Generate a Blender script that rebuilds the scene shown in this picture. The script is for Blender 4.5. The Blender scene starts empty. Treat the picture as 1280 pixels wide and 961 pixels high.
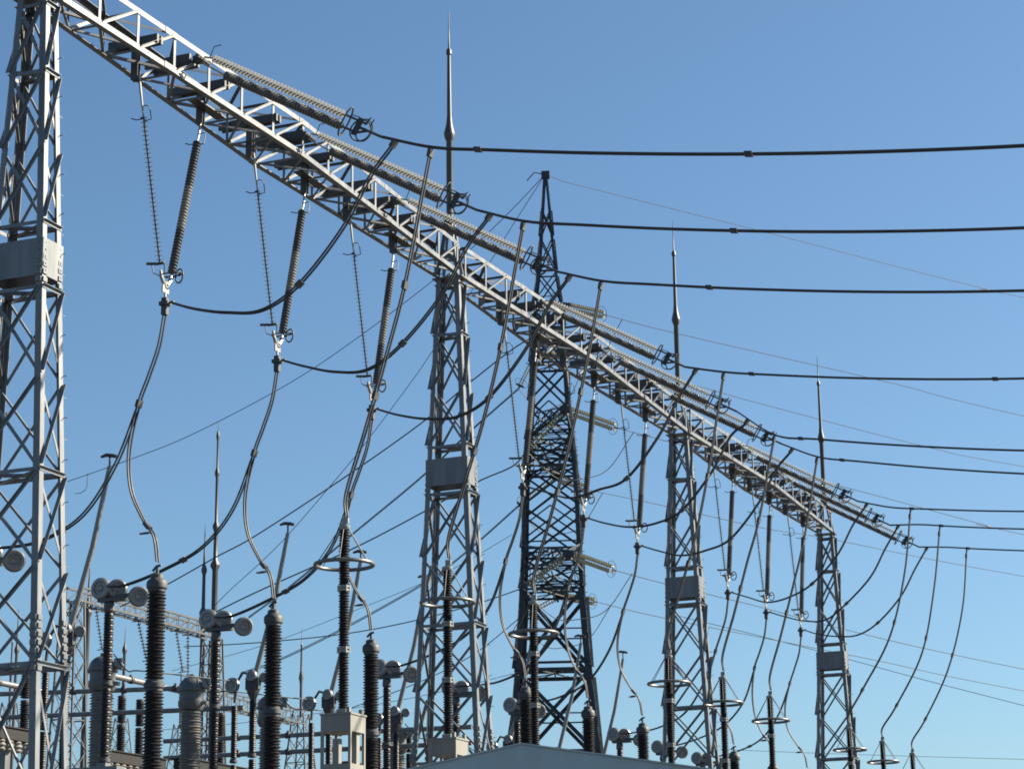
import bpy, math, random
from mathutils import Vector as V, Matrix
random.seed(7)
C = bpy.context.scene.collection
R = math.radians

# ------------------------------------------------------------------ camera frame (world X runs along the portal line, Y to its left, Z up)
FPX, CX, CY, EYE = 2800., 640., 480.5, 1.6
dX = V((1217., -746.5, FPX)).normalized()
uZ = V((-140., (FPX*FPX - 140.*1217.)/746.5, FPX)).normalized()
lY = -dX.cross(uZ)
if lY.x > 0: lY = -lY
def ray(px, py):
    c = V((px-CX, CY-py, FPX)); return V((c.dot(dX), c.dot(lY), c.dot(uZ)))
def onX(px, py, X):
    v = ray(px, py); p = v*(X/v.x); p.z += EYE; return p
def onY(px, py, Y):
    v = ray(px, py); p = v*(Y/v.y); p.z += EYE; return p
def onP(px, py, P, d):              # on the upright plane through P that runs along d
    n = V((-d.y, d.x, 0)); v = ray(px, py)
    k = n.dot(V((P.x, P.y, 0)))/n.dot(v); p = v*k; p.z += EYE; return p

# ------------------------------------------------------------------ materials
def mat(name, col, rough=.5, metal=0., var=.15, scale=6., spec=.5, bump=0., streak=False, dark=None, rust=0., rcol=(.085, .045, .022)):
    m = bpy.data.materials.new(name); m.use_nodes = True
    nt = m.node_tree; b = nt.nodes['Principled BSDF']
    b.inputs['Roughness'].default_value = rough; b.inputs['Metallic'].default_value = metal
    b.inputs['Specular IOR Level'].default_value = spec
    tc = nt.nodes.new('ShaderNodeTexCoord'); mp = nt.nodes.new('ShaderNodeMapping')
    if streak: mp.inputs['Scale'].default_value = (1, 1, .12)
    oi = nt.nodes.new('ShaderNodeObjectInfo'); va = nt.nodes.new('ShaderNodeVectorMath'); va.operation = 'MULTIPLY_ADD'
    va.inputs[1].default_value = (37, 53, 71); nt.links.new(oi.outputs['Random'], va.inputs[0]); nt.links.new(tc.outputs['Object'], va.inputs[2])
    nt.links.new(va.outputs['Vector'], mp.inputs['Vector'])
    n = nt.nodes.new('ShaderNodeTexNoise'); n.inputs['Scale'].default_value = scale; n.inputs['Detail'].default_value = 6; n.inputs['Roughness'].default_value = .65
    nt.links.new(mp.outputs['Vector'], n.inputs['Vector'])
    r = nt.nodes.new('ShaderNodeValToRGB'); e = r.color_ramp.elements
    lo = dark or tuple(c*(1-var) for c in col); hi = tuple(min(1, c*(1+var)) for c in col)
    e[0].position = .3; e[1].position = .7
    e[0].color = (*lo, 1); e[1].color = (*hi, 1)
    nt.links.new(n.outputs['Fac'], r.inputs['Fac']); nt.links.new(r.outputs['Color'], b.inputs['Base Color'])
    if rust:
        n2 = nt.nodes.new('ShaderNodeTexNoise'); n2.inputs['Scale'].default_value = scale*.55; n2.inputs['Detail'].default_value = 9; n2.inputs['Roughness'].default_value = .7
        nt.links.new(mp.outputs['Vector'], n2.inputs['Vector'])
        r2 = nt.nodes.new('ShaderNodeMapRange'); r2.inputs['From Min'].default_value = .55; r2.inputs['From Max'].default_value = .72; r2.inputs['To Max'].default_value = rust
        nt.links.new(n2.outputs['Fac'], r2.inputs['Value'])
        mx = nt.nodes.new('ShaderNodeMix'); mx.data_type = 'RGBA'; mx.inputs['B'].default_value = (*rcol, 1)
        nt.links.new(r2.outputs['Result'], mx.inputs['Factor']); nt.links.new(r.outputs['Color'], mx.inputs['A']); nt.links.new(mx.outputs['Result'], b.inputs['Base Color'])
    rr = nt.nodes.new('ShaderNodeMapRange'); rr.inputs['To Min'].default_value = max(.05, rough-.12); rr.inputs['To Max'].default_value = min(1, rough+.12)
    nt.links.new(n.outputs['Fac'], rr.inputs['Value']); nt.links.new(rr.outputs['Result'], b.inputs['Roughness'])
    if bump:
        bp = nt.nodes.new('ShaderNodeBump'); bp.inputs['Strength'].default_value = bump; bp.inputs['Distance'].default_value = .02
        nt.links.new(n.outputs['Fac'], bp.inputs['Height']); nt.links.new(bp.outputs['Normal'], b.inputs['Normal'])
    return m
M = dict(
    galv=mat('galvanised_steel', (.130, .140, .154), .45, .12, .3, 3.5, streak=True, rust=.65),
    galvold=mat('weathered_galvanised_steel', (.06, .062, .066), .5, .25, .3, 3., streak=True, rust=.5),
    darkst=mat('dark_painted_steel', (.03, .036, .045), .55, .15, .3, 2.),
    cable=mat('weathered_aluminium_cable', (.035, .038, .045), .6, .2, .2, 8.),
    ring=mat('aluminium_fittings', (.19, .19, .195), .4, .45, .15, 10.),
    fitting=mat('forged_steel_fittings', (.055, .058, .065), .6, .3, .25, 14.),
    link=mat('bright_galvanised_links', (.22, .22, .215), .45, .3, .15, 14.),
    porcd=mat('dark_brown_glazed_porcelain', (.012, .010, .013), .48, 0, .3, 5., spec=.32, rust=.45, rcol=(.04, .036, .034)),
    porcg=mat('grey_glazed_porcelain', (.080, .080, .084), .38, 0, .25, 3., rust=.4, rcol=(.06, .054, .05)),
    ringdk=mat('weathered_ring_tube', (.13, .13, .135), .4, .5, .2, 9.),
    porcm=mat('mid_grey_glazed_porcelain', (.125, .122, .122), .4, 0, .25, 3., rust=.45, rcol=(.08, .066, .056)),
    porct=mat('tan_grey_glazed_porcelain', (.22, .212, .20), .4, 0, .12, 5.),
    glass=mat('pale_toughened_glass', (.26, .272, .28), .3, 0, .12, 20.),
    glassd=mat('smoke_glass', (.10, .105, .11), .25, 0, .2, 20.),
    glassy=mat('yellow_green_toughened_glass', (.33, .32, .24), .25, 0, .15, 20.),
    box=mat('grey_painted_sheet_steel', (.19, .185, .17), .55, 0, .2, 2.5, streak=True, rust=.5),
    clad=mat('blue_grey_sheet_cladding', (.30, .38, .41), .5, .05, .12, .9, streak=True, rust=.45, rcol=(.20, .16, .11)),
    tank=mat('weathered_grey_tank_paint', (.085, .088, .095), .5, 0, .2, 2.5, streak=True),
    black=mat('black_painted_steel', (.010, .011, .013), .6, 0, .2, 2., spec=.25),
    roofm=mat('blue_grey_sheet_roof', (.30, .37, .40), .5, .1, .15, 1.),
    gravel=mat('grey_gravel_ground', (.06, .056, .05), .95, 0, .35, 2.5, bump=.5),
    conc=mat('pale_concrete', (.35, .33, .30), .85, 0, .15, 3.),
)

# ------------------------------------------------------------------ mesh builder
class MB:
    def __init__(s): s.v = []; s.f = []; s.m = []
    def _f(s, faces, k=0): s.f += faces; s.m += [k]*len(faces)
    def box(s, c, a, b, d, k=0):                # centre and three half axes
        o = len(s.v); c = V(c); a = V(a); b = V(b); d = V(d)
        for i in (-1, 1):
            for j in (-1, 1):
                for l in (-1, 1): s.v.append(c+a*i+b*j+d*l)
        s._f([tuple(o+x for x in q) for q in ((0,1,3,2),(4,6,7,5),(0,4,5,1),(2,3,7,6),(0,2,6,4),(1,5,7,3))], k)
    def abox(s, lo, hi, k=0):
        lo = V(lo); hi = V(hi); h = (hi-lo)/2; s.box((lo+hi)/2, (h.x,0,0), (0,h.y,0), (0,0,h.z), k)
    def bar(s, p, q, w, t, n, k=0):             # flat bar p-q, t thick along n, w wide across it
        p = V(p); q = V(q); d = (q-p); n = V(n); n = (n-d*n.dot(d)/d.dot(d)).normalized(); u = d.normalized().cross(n)
        s.box((p+q)/2, d/2, u*(w/2), n*(t/2), k)
    def ang(s, p, q, n, w, t=.008, out=1, k=0, w2=None): # steel angle lying in a face with outward normal n; its second leg stands out (1) or in (-1)
        p = V(p); q = V(q); d = (q-p).normalized(); n = V(n); n = (n-d*n.dot(d)).normalized(); u = d.cross(n)
        if u.z < 0: u = -u
        s.bar(p, q, w, t, n, k)
        w2 = w2 or w*.7; o = u*(w/2-t/2)+n*(out*(w2/2+t/2)); s.bar(p+o, q+o, t, w2, n, k)
    def tube(s, pts, r, n=6, closed=False, k=0, cap=True):
        pts = [V(p) for p in pts]; m = len(pts); o = len(s.v); ref = None
        rs = r if isinstance(r, (list, tuple)) else [r]*m
        for i, p in enumerate(pts):
            if closed: t = pts[(i+1) % m]-pts[i-1]
            else: t = pts[min(i+1, m-1)]-pts[max(i-1, 0)]
            t.normalize()
            if ref is None: ref = t.orthogonal().normalized()
            ref = (ref-t*ref.dot(t)).normalized(); b = t.cross(ref)
            for j in range(n):
                a = 2*math.pi*j/n; s.v.append(p+(ref*math.cos(a)+b*math.sin(a))*rs[i])
        for i in range(m if closed else m-1):
            a = o+i*n; b2 = o+((i+1) % m)*n
            s._f([(a+j, a+(j+1) % n, b2+(j+1) % n, b2+j) for j in range(n)], k)
        if not closed and cap: s._f([tuple(o+j for j in reversed(range(n))), tuple(o+(m-1)*n+j for j in range(n))], k)
    def lathe(s, prof, o=(0,0,0), ax=(0,0,1), n=12, k=0):   # profile (r, h[, material]) along ax
        ax = V(ax).normalized(); a1 = ax.orthogonal().normalized(); a2 = ax.cross(a1); o = V(o); b = len(s.v)
        for q in prof:
            for j in range(n):
                a = 2*math.pi*j/n; s.v.append(o+ax*q[1]+(a1*math.cos(a)+a2*math.sin(a))*q[0])
        for i in range(len(prof)-1):
            kk = prof[i][2] if len(prof[i]) > 2 else k
            s._f([(b+i*n+j, b+i*n+(j+1) % n, b+(i+1)*n+(j+1) % n, b+(i+1)*n+j) for j in range(n)], kk)
        e = b+(len(prof)-1)*n
        if prof[0][0] > 1e-4: s._f([tuple(b+j for j in reversed(range(n)))], k)
        if prof[-1][0] > 1e-4: s._f([tuple(e+j for j in range(n))], k)
    def ringxy(s, c, a, b, r, n=28, m=8, k=0, sx=1.):       # torus round c in the plane of unit vectors a, b (times radius)
        c = V(c); a = V(a); b = V(b)
        s.tube([c+a*math.cos(2*math.pi*i/n)+b*math.sin(2*math.pi*i/n) for i in range(n)], r, m, True, k)
    def build(s, name, mats, parent=None, smooth=True):
        me = bpy.data.meshes.new(name); me.from_pydata([tuple(x) for x in s.v], [], s.f)
        for x in (mats if isinstance(mats, (list, tuple)) else [mats]): me.materials.append(M[x])
        me.polygons.foreach_set('material_index', s.m)
        me.polygons.foreach_set('use_smooth', [smooth]*len(me.polygons))
        if smooth: me.set_sharp_from_angle(angle=R(38))
        me.update()
        o = bpy.data.objects.new(name, me); C.objects.link(o)
        if parent: o.parent = parent
        return o
def tag(o, label, cat, group=None, kind=None):
    o['label'] = label
    if cat: o['category'] = cat
    if group: o['group'] = group
    if kind: o['kind'] = kind
    return o
def thing(name, label, cat, loc=(0,0,0), group=None):
    o = bpy.data.objects.new(name, None); o.empty_display_size = .2; C.objects.link(o); o.location = loc
    return tag(o, label, cat, group)
def copy_tree(o, parent=None):
    c = o.copy(); C.objects.link(c)
    if parent: c.parent = parent
    for ch in list(o.children): copy_tree(ch, c)
    return c
def dup(o, loc, label, rotz=None):
    c = copy_tree(o); c.location = loc; c['label'] = label
    if rotz is not None: c.rotation_euler.z = rotz
    return c
def smooth_path(pts, n=8):
    pts = [V(p) for p in pts]; out = []
    P = [pts[0]*2-pts[1]]+pts+[pts[-1]*2-pts[-2]]
    for i in range(1, len(P)-2):
        a, b, c, d = P[i-1:i+3]
        for j in range(n):
            t = j/n
            out.append(.5*((2*b)+(c-a)*t+(2*a-5*b+4*c-d)*t*t+(3*b-a-3*c+d)*t**3))
    out.append(pts[-1]); return out

# ------------------------------------------------------------------ world, sun, camera
SUN_AZ = V((.64, -.768)).normalized(); SUN_EL = R(33)
w = bpy.data.worlds.new('World'); bpy.context.scene.world = w; w.use_nodes = True
nt = w.node_tree; bg = nt.nodes['Background']
sky = nt.nodes.new('ShaderNodeTexSky'); sky.sky_type = 'NISHITA'; sky.sun_disc = False
sky.sun_elevation = SUN_EL; sky.sun_rotation = math.atan2(SUN_AZ.x, SUN_AZ.y)
sky.air_density = 1.0; sky.dust_density = 1.1; sky.ozone_density = 2.6; sky.altitude = 100
tint = nt.nodes.new('ShaderNodeMix'); tint.data_type = 'RGBA'; tint.blend_type = 'MULTIPLY'; tint.inputs['Factor'].default_value = 1
nt.links.new(sky.outputs['Color'], tint.inputs['A']); tint.inputs['B'].default_value = (.745, .915, .985, 1)
nt.links.new(tint.outputs['Result'], bg.inputs['Color']); bg.inputs['Strength'].default_value = .051
sun = bpy.data.lights.new('sun', 'SUN'); sun.energy = 5.0; sun.angle = R(.5); sun.color = (1, .89, .70)
so = bpy.data.objects.new('sun', sun); C.objects.link(so)
sd = V((SUN_AZ.x*math.cos(SUN_EL), SUN_AZ.y*math.cos(SUN_EL), math.sin(SUN_EL)))
so.rotation_euler = sd.to_track_quat('Z', 'Y').to_euler(); so.location = (40, -30, 60)
cam = bpy.data.cameras.new('camera'); co = bpy.data.objects.new('camera', cam); C.objects.link(co)
cam.sensor_fit = 'HORIZONTAL'; cam.sensor_width = 36; cam.lens = 36*FPX/1280; cam.clip_end = 6000; cam.clip_start = .5
co.location = (0, 0, EYE)
rx = V((dX.x, lY.x, uZ.x)); ry = V((dX.y, lY.y, uZ.y)); rf = V((dX.z, lY.z, uZ.z))
co.rotation_euler = Matrix((rx, ry, -rf)).transposed().to_euler()
sc = bpy.context.scene; sc.camera = co
sc.view_settings.view_transform = 'Standard'; sc.view_settings.look = 'None'; sc.view_settings.exposure = 1.5; sc.view_settings.gamma = 1
sc.cycles.max_bounces = 6; sc.cycles.filter_width = 1.8

# ------------------------------------------------------------------ ground
b = MB(); b.v = [V((-3000,-3000,0)), V((3000,-3000,0)), V((3000,3000,0)), V((-3000,3000,0))]; b.f = [(0,1,2,3)]; b.m = [0]
tag(b.build('ground', 'gravel', smooth=False), 'flat grey gravel ground of the switchyard', 'ground', kind='structure')

# ------------------------------------------------------------------ main portal towers
YB = 26.87; TX = [37.8, 59.8, 81.8, 103.8]
def hw(z): return .365+(22.8-z)*.0477       # half width across the line (Y)
def hd(z): return .22+(22.8-z)*.0215        # half depth along the line (X)
def cor(z, i, j): return V((i*hd(z), j*hw(z), z))
def lightning_rod(b, z0, k=0):
    b.lathe([(.11,z0),(.1,z0+3.15),(.13,z0+3.2),(.175,z0+3.36),(.17,z0+3.42),(.1,z0+3.72),(.075,z0+4.0),(.055,z0+6.05),(.085,z0+6.08),(.085,z0+6.22),(.03,z0+6.3),(.018,z0+7.0),(.012,z0+7.55)], n=10)
def make_tower():
    root = thing('portal_tower', '', 'lattice tower')
    for i in (-1, 1):
        for j in (-1, 1):
            b = MB(); lw = .15
            p, q = cor(.15, i, j), cor(22.8, i, j)
            ux = V((-i, 0, 0)); uy = V((0, -j, 0))
            b.bar(p+ux*lw/2, q+ux*lw/2, lw, .014, (0, j, 0)); b.bar(p+uy*(lw/2+.007), q+uy*(lw/2+.007), lw-.014, .014, (i, 0, 0))
            for zs in (8.5, 16.7):       # splice plates with rows of bolts
                for h in range(7 if zs < 10 else 4):
                    zz = zs-.5+h*.17; c = cor(zz, i, j)
                    b.box(c+ux*lw/2+V((0,j*.022,0)), (.07,0,0), (0,.016,0), (0,0,.05)); b.box(c+uy*lw/2+V((i*.022,0,0)), (.016,0,0), (0,.07,0), (0,0,.05))
            for zz in [x*.45+3 for x in range(42)] if (i, j) == (1, -1) else []:   # step bolts
                c = cor(zz, i, j); b.bar(c, c+V((0,-.11,0)) if int(zz/.45) % 2 else c+V((.11,0,0)), .014, .014, (0,0,1))
            b.abox((p.x-.25,p.y-.25,0), (p.x+.25,p.y+.25,.15))
            b.build('leg', 'galv', root, False)
    seg = [(22.7,21.0,1),(21.0,17.5,2),(16.1,12.1,2),(12.1,8.1,2),(8.1,4.1,1),(4.1,.3,1)]
    for ax, sg in ((0,-1),(0,1),(1,-1),(1,1)):
        b = MB(); n = V((sg,0,0)) if ax == 0 else V((0,sg,0))
        def pt(z, s):
            return cor(z, sg, s) if ax == 0 else cor(z, s, sg)
        for z1, z0, k in seg:
            for q in range(k):
                a = z1-(z1-z0)*q/k-.06; c = z1-(z1-z0)*(q+1)/k+.06
                f, g = (.91, -.91) if ax == 0 else (-.98, .98)
                b.ang(pt(a,-f)+n*.018, pt(c,-g)+n*.018, n, .08, .009, 1, 0, .04 if ax == 0 else .085)
                b.ang(pt(a,f)-n*.022, pt(c,g)-n*.022, n, .062, .009, -1)
                m_ = (pt(a,-1)+pt(c,1)+pt(a,1)+pt(c,-1))/4
            if z0 == 17.5 or z0 == .3:
                for z in ((22.6, 21.0, 17.5) if z0 > 9 else (16.05, 12.1, 8.1, 4.1)):
                    b.ang(pt(z,-1)-n*.02*(1-2*ax), pt(z,1)-n*.02*(1-2*ax), n, .08, .009, 2*ax-1)
                b.build('face_bracing', 'galv', root, False); b = MB()
    for z in (21.0, 17.45, 16.0, 12.05, 8.05):
        b = MB()
        b.ang(cor(z,-1,-1)*.94+V((0,0,z*.06)), cor(z,1,1)*.94+V((0,0,z*.06)), (0,0,1), .09); b.ang(cor(z,-1,1)*.94+V((0,0,z*.06+.03)), cor(z,1,-1)*.94+V((0,0,z*.06+.03)), (0,0,1), .09)
        b.build('diaphragm', 'galv', root, False)
    for ax, sg in ((0,-1),(0,1),(1,-1),(1,1)):
        b = MB(); z0, z1 = 16.3, 17.12; e = .022
        def P(z, s):
            c = cor(z, sg, s) if ax == 0 else cor(z, s, sg)
            c += V((sg*e, s*e*.8, 0)) if ax == 0 else V((s*e*.8, sg*e, 0)); return c
        a = (P(z0,-1)+P(z1,-1))/2; c = (P(z0,1)+P(z1,1))/2
        n = V((sg,0,0)) if ax == 0 else V((0,sg,0))
        b.bar(a, c, z1-z0, .014, n)
        for s in (-1, 1):
            for h in range(5):
                p = P(z0+.1+h*.155, s)*1; d = (c-a).normalized()*(-s*.09); b.box(p+d+n*.012, (.016,0,0), (0,.016,0), (0,0,.016))
        b.build('collar_plate', 'galv', root, False)
    b = MB()                                  # pyramid cap and rod
    for i in (-1, 1):
        for j in (-1, 1): b.ang(V((i*.2,j*.32,22.85)), V((i*.06,j*.06,24.75)), (i,0,0), .1)
    for i in (-1, 1): b.bar(V((i*.16,-.2,23.5)), V((i*.16,.2,23.5)), .08, .01, (i,0,0))
    b.abox((-.26,-.5,22.81), (.26,.5,22.85)); b.abox((-.15,-.15,24.7), (.15,.15,24.75))
    b.build('rod_base', 'galv', root, False)
    b = MB(); lightning_rod(b, 24.2); rod = b.build('lightning_rod', 'galvold', root)
    return root
tw = make_tower()
TL = ['big grey lattice portal tower with grey collar plate filling the left edge of the photo',
      'grey lattice portal tower where nearest and middle beams meet, topped by tall lightning rod',
      'grey lattice portal tower between middle and farthest beams, carrying a thin lightning rod',
      'smallest and farthest grey lattice portal tower, at the end of the row of beams']
for i, x in enumerate(TX):
    t = tw if i == 0 else copy_tree(tw)
    t.location = (x, YB, 0); tag(t, TL[i], 'lattice tower', 'lattice portal towers in a row')

# ------------------------------------------------------------------ main portal beams
ZB, ZT = 22.87, 23.9                          # bottom and top of the beams
PH = [5.6, 11.1, 16.6]; HK = 1.5              # phase places in a bay, half spread of a V string
def bhw(x): return .39+.36*(1-abs(2*x/22-1))   # the beam is widest at mid-span
def make_beam():
    root = thing('portal_beam', '', 'lattice beam')
    x0, x1 = .24, 21.76; n = 14; st = (x1-x0)/n; lw = .135
    for z in (ZB, ZT):
        for j in (-1, 1):
            b = MB(); s = 1 if z == ZB else -1
            for a, e in ((x0, 11), (11, x1)):
                p = V((a, j*bhw(a), z)); q = V((e, j*bhw(e), z))
                b.bar(p+V((0,0,s*lw/2)), q+V((0,0,s*lw/2)), lw, .012, (0,j,0)); b.bar(p-V((0,j*(lw/2+.008),-s*.006)), q-V((0,j*(lw/2+.008),-s*.006)), lw, .012, (0,0,1))
            for xx in (4.4, 10.75, 16.2): # splice plates
                p = V((xx, j*(bhw(xx)+.012), z+s*.075)); q = V((xx+.5, j*(bhw(xx+.5)+.012), z+s*.075)); b.bar(p, q, .155, .012, (0,j,0))
            b.build('chord', 'galv', root, False)
    for j in (-1, 1):
        b = MB(); nn = V((0,j,0)); Y = lambda x, o: j*(bhw(x)-o)
        for k in range(n+1):
            x = x0+k*st; x = min(max(x, x0+.06), x1-.06)
            b.ang((x,Y(x,.02),ZB+.05), (x,Y(x,.02),ZT-.05), nn, .095, .009, -1)
            if k < n: b.ang((x+.08,Y(x,-.012),ZB+.1), (x+st-.08,Y(x+st,-.012),ZT-.08), nn, .08, .009, 1)
        b.build('side_bracing', 'galv', root, False)
    for z, nm in ((ZB+.02, 'bottom_bracing'), (ZT-.02, 'top_bracing')):
        b = MB(); o = 1 if z < 23 else -1
        for k in range(n):
            x = x0+k*st; h0 = bhw(x)-.07; h1 = bhw(x+st)-.07
            b.ang((x+.05,-h0,z), (x+.05,h0,z), (0,0,1), .075, .008, o)
            s = 1 if k % 2 else -1
            if z < 23: b.ang((x+.1,s*h0,z+.045), (x+st-.05,-s*h1,z+.045), (0,0,1), .06, .008, 1)
            b.ang((x+.1,-s*h0,z+.02), (x+st-.05,s*h1,z+.02), (0,0,1), .075, .008, o)
        b.build(nm, 'galv', root, False)
    for p in PH:
        for s in (-1, 1):
            x = p+s*HK; h = bhw(x); b = MB()
            for e in (-.09, .09): b.abox((x+e-.04,-h-.06,23.34), (x+e+.04,h+.24,23.54))
            b.build('hanger_beam', 'galvold', root, False)
            b = MB(); b.abox((x-.06,-.03,22.5), (x-.05,.16,23.34)); b.abox((x+.05,-.03,22.5), (x+.06,.16,23.34)); b.abox((x-.045,.02,22.48), (x+.045,.12,22.6))
            b.build('hanger_plate', 'galvold', root, False)
        x = p; h = bhw(x); b = MB()
        for e in (-.2, .2): b.abox((x+e-.04,-h-.06,23.38), (x+e+.04,h+.05,23.58))
        b.abox((x-.1,-.84,23.4), (x+.1,-h-.062,23.56))
        b.build('tension_bracket', 'galvold', root, False)
        b = MB(); b.abox((x+.9,-.2,22.9), (x+2.3,.08,22.94)); b.build('walkway_plank', 'galvold', root, False)
    return root
bm = make_beam()
BLb = ['nearest and largest white-lit lattice beam, running from the left edge tower', 'middle lattice beam crossing in front of the dark transmission tower', 'farthest and smallest lattice beam, between the two farthest portal towers']
for i in range(3):
    t = bm if i == 0 else copy_tree(bm)
    t.location = (TX[i], YB, 0); tag(t, BLb[i], 'lattice beam', 'lattice beams of the portal row')

XP = [TX[i]+p for i in range(3) for p in PH]
BAY = ['nearest beam', 'middle beam', 'farthest beam']; ORD = ['first', 'second', 'third']
def which(i): return BAY[i//3], ORD[i % 3]

# ------------------------------------------------------------------ insulators
def discs(L, r, pitch, core, thick=.02, segs=None):
    out = []; n = int(L/pitch); out.append((core, 0))
    for i in range(n):
        z = pitch*(i+.5); k = 0
        if segs:
            f = i/n; k = [kk for lim, kk in segs if f < lim][0]
        out += [(core, z-thick, k), (r, z-thick*.25, k), (r*.97, z+thick*.25, k), (core*1.05, z+thick*.5, k)]
    out.append((core, L)); return out
def column(L, r, core, pitch=.075):
    n = int(L/pitch); out = [(core, .02)]
    for i in range(n):
        z = .02+(L-.04)*(i+.3)/n; rr = r if i % 2 == 0 else r*.93
        out += [(core, z), (rr, z+.006), (rr, z+.014), (core, z+.05)]
    return out+[(core, L)]

def make_vstring():
    root = thing('v_insulator_string', '', 'insulator string')
    bot = V((0,0,.55))
    for s in (-1, 1):
        top = V((s*HK, .05*s, 5.08)); end = V((s*.2, 0, .62)); d = (end-top).normalized(); L = (end-top).length
        side = V((0,1,0)).cross(d)
        b = MB()
        if s < 0: b.lathe(discs(L-1.15, .095, .105, .024, .012), top+d*.85, d, 10); o = b.build('insulator_string', 'glassd', root)
        else:
            b.lathe(discs(L-.75, .108, .09, .05, .046, [(.33,0),(.66,1),(1.1,0)]), top+d*.55, d, 12); o = b.build('insulator_string', ['porcg','porct'], root)
        b = MB(); b.tube([top+V((0,0,.1)), top+d*.25, top+d*(.85 if s < 0 else .6)], [.022,.034,.02], 6); b.build('link', 'link', root)
        b = MB(); c = top+d*(.62 if s < 0 else .3)      # upper arcing horn: a bracket one side, a bar the other
        Y = V((0,1,0))
        b.tube([c, c-Y*.16, c-Y*.2+d*.12, c-Y*.2+d*.34, c-Y*.03+d*.36], .014, 5); b.tube([c+d*.3, c+d*.3+Y*.2, c+d*.24+Y*.34], .014, 5); b.tube([c+d*.3-V((.12,0,0)), c+d*.3+V((.12,0,0))], .013, 5)
        b.build('arcing_horn', 'fitting', root)
        b = MB(); e = end-d*.3
        if s < 0:
            b.tube([e+Y*.3+V((-.12,0,0)), e+Y*.08, e-Y*.12], .035, 6)
            b.tube([e+Y*.22, e+Y*.2+d*.2, e+Y*.06+d*.28, e-Y*.1+d*.24, e-Y*.12], .016, 5)
            b.build('arcing_bar', 'fitting', root)
        else:
            b.ringxy(e+d*.12, V((.24,0,.04)), V((0,.27,0)), .02); b.ringxy(e+d*.18+V((.04,-.2,0)), V((.05,.13,0)), V((0,0,.17)), .02, 20)
            b.tube([e+d*.12-Y*.27, e+d*.25, e+d*.12+Y*.27], .014, 5)
            b.build('grading_ring', 'fitting', root)
        b = MB(); b.tube([end-d*.15, end, bot+V((s*.07,0,-.08))], [.03,.05,.05], 6); b.build('lower_link', 'link', root)
    b = MB(); b.abox((-.14,-.015,.26), (.14,.015,.56)); b.tube([(0,0,.3),(0,0,.12)], .03); b.build('yoke_plate', 'link', root)
    b = MB(); b.abox((-.06,-.07,-.28), (.06,.07,.14)); b.abox((-.09,-.12,-.05), (.09,.12,.04)); b.tube([(0,-.1,0),(0,-.24,.02)], .03); b.build('cable_clamp', 'fitting', root)
    return root
vs = make_vstring(); ZV = 17.42
for i, x in enumerate(XP):
    t = vs if i == 0 else copy_tree(vs); t.location = (x, YB, ZV)
    tag(t, 'V-shaped pair of insulator strings, %s from the foreground under the %s' % (which(i)[1], which(i)[0]), 'insulator string', 'V insulator strings hanging below the beams')

YO = V((0, 21.62-YB, 20.92)); 
def make_tension():
    root = thing('tension_insulator_string', '', 'insulator string')      # origin at the beam bracket
    p0 = V((0,0,0)); p1 = V((0,-4.35,-2.52)); d = (p1-p0).normalized(); L = (p1-p0).length
    up = V((0,-d.z,d.y)); up = up if up.z > 0 else -up
    X = V((1,0,0))
    for s, key in ((1, 'glass'), (-1, 'porcm')):
        o = up*(.13*s); st = .25 if s > 0 else .8
        b = MB(); b.tube([p0+o*.6, p0+o+d*st], .022, 6); b.build('link', 'link', root)
        b = MB()
        if s > 0: b.lathe(discs(L-.6-st, .105, .105, .024, .014), p0+o+d*st, d, 10)
        else: b.lathe(discs(L-.6-st, .12, .085, .075, .045), p0+o+d*st, d, 12)
        b.build('insulator_string', key, root)
    e = p0+d*(L-.5)
    b = MB(); b.tube([e+up*.14-d*.1, e+up*.14+d*.5], .028); b.tube([e-up*.14-d*.1, e-up*.14+d*.35, e+d*.6], .03); b.bar(e+up*.22+d*.3, e-up*.22+d*.3, .16, .02, X); b.tube([e+d*.3, e+d*1.0], .035, 6); b.build('yoke_plate', 'fitting', root)
    b = MB(); b.ringxy(e-d*.06, up*.36, X*.13, .022, 24); b.build('grading_ring', 'fitting', root)
    b = MB(); b.ringxy(e+d*.42-up*.06, up*.26+d*.05, d*.2-up*.02+X*.1, .018, 24); b.ringxy(e+d*.5-up*.02, up*.27, d*.1+X*.17, .018, 24); b.build('corona_ring', 'fitting', root)
    b = MB(); b.tube([e+up*.2, e+up*.22+d*.25, e+up*.1+d*.3], .015, 5); b.tube([e+d*.45+up*.1, e+d*.52+up*.32], .018, 5); b.tube([e+d*.6+up*.1, e+d*.62+up*.3], .016, 5); b.build('arcing_horn', 'fitting', root)
    b = MB(); b.tube([p0+up*.13+d*.15, p0+up*.4+d*.12, p0+up*.52+d*.3], .013, 5); b.tube([p0-X*.3,p0+X*.3], .05, 6); b.build('attachment', 'fitting', root)
    return root
ts = make_tension()
T_OFF = [0, 0, 0, .28, -.3, -.05, .08, .18, .25]
for i, x in enumerate(XP):
    t = ts if i == 0 else copy_tree(ts); t.location = (x+.03, 26.02, 23.47+T_OFF[i]*.3)
    t.rotation_euler.x = 0
    tag(t, 'pale and dark pair of slanting tension insulators, %s from the foreground on the %s' % (which(i)[1], which(i)[0]), 'insulator string', 'tension insulator strings above the beams')

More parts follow.
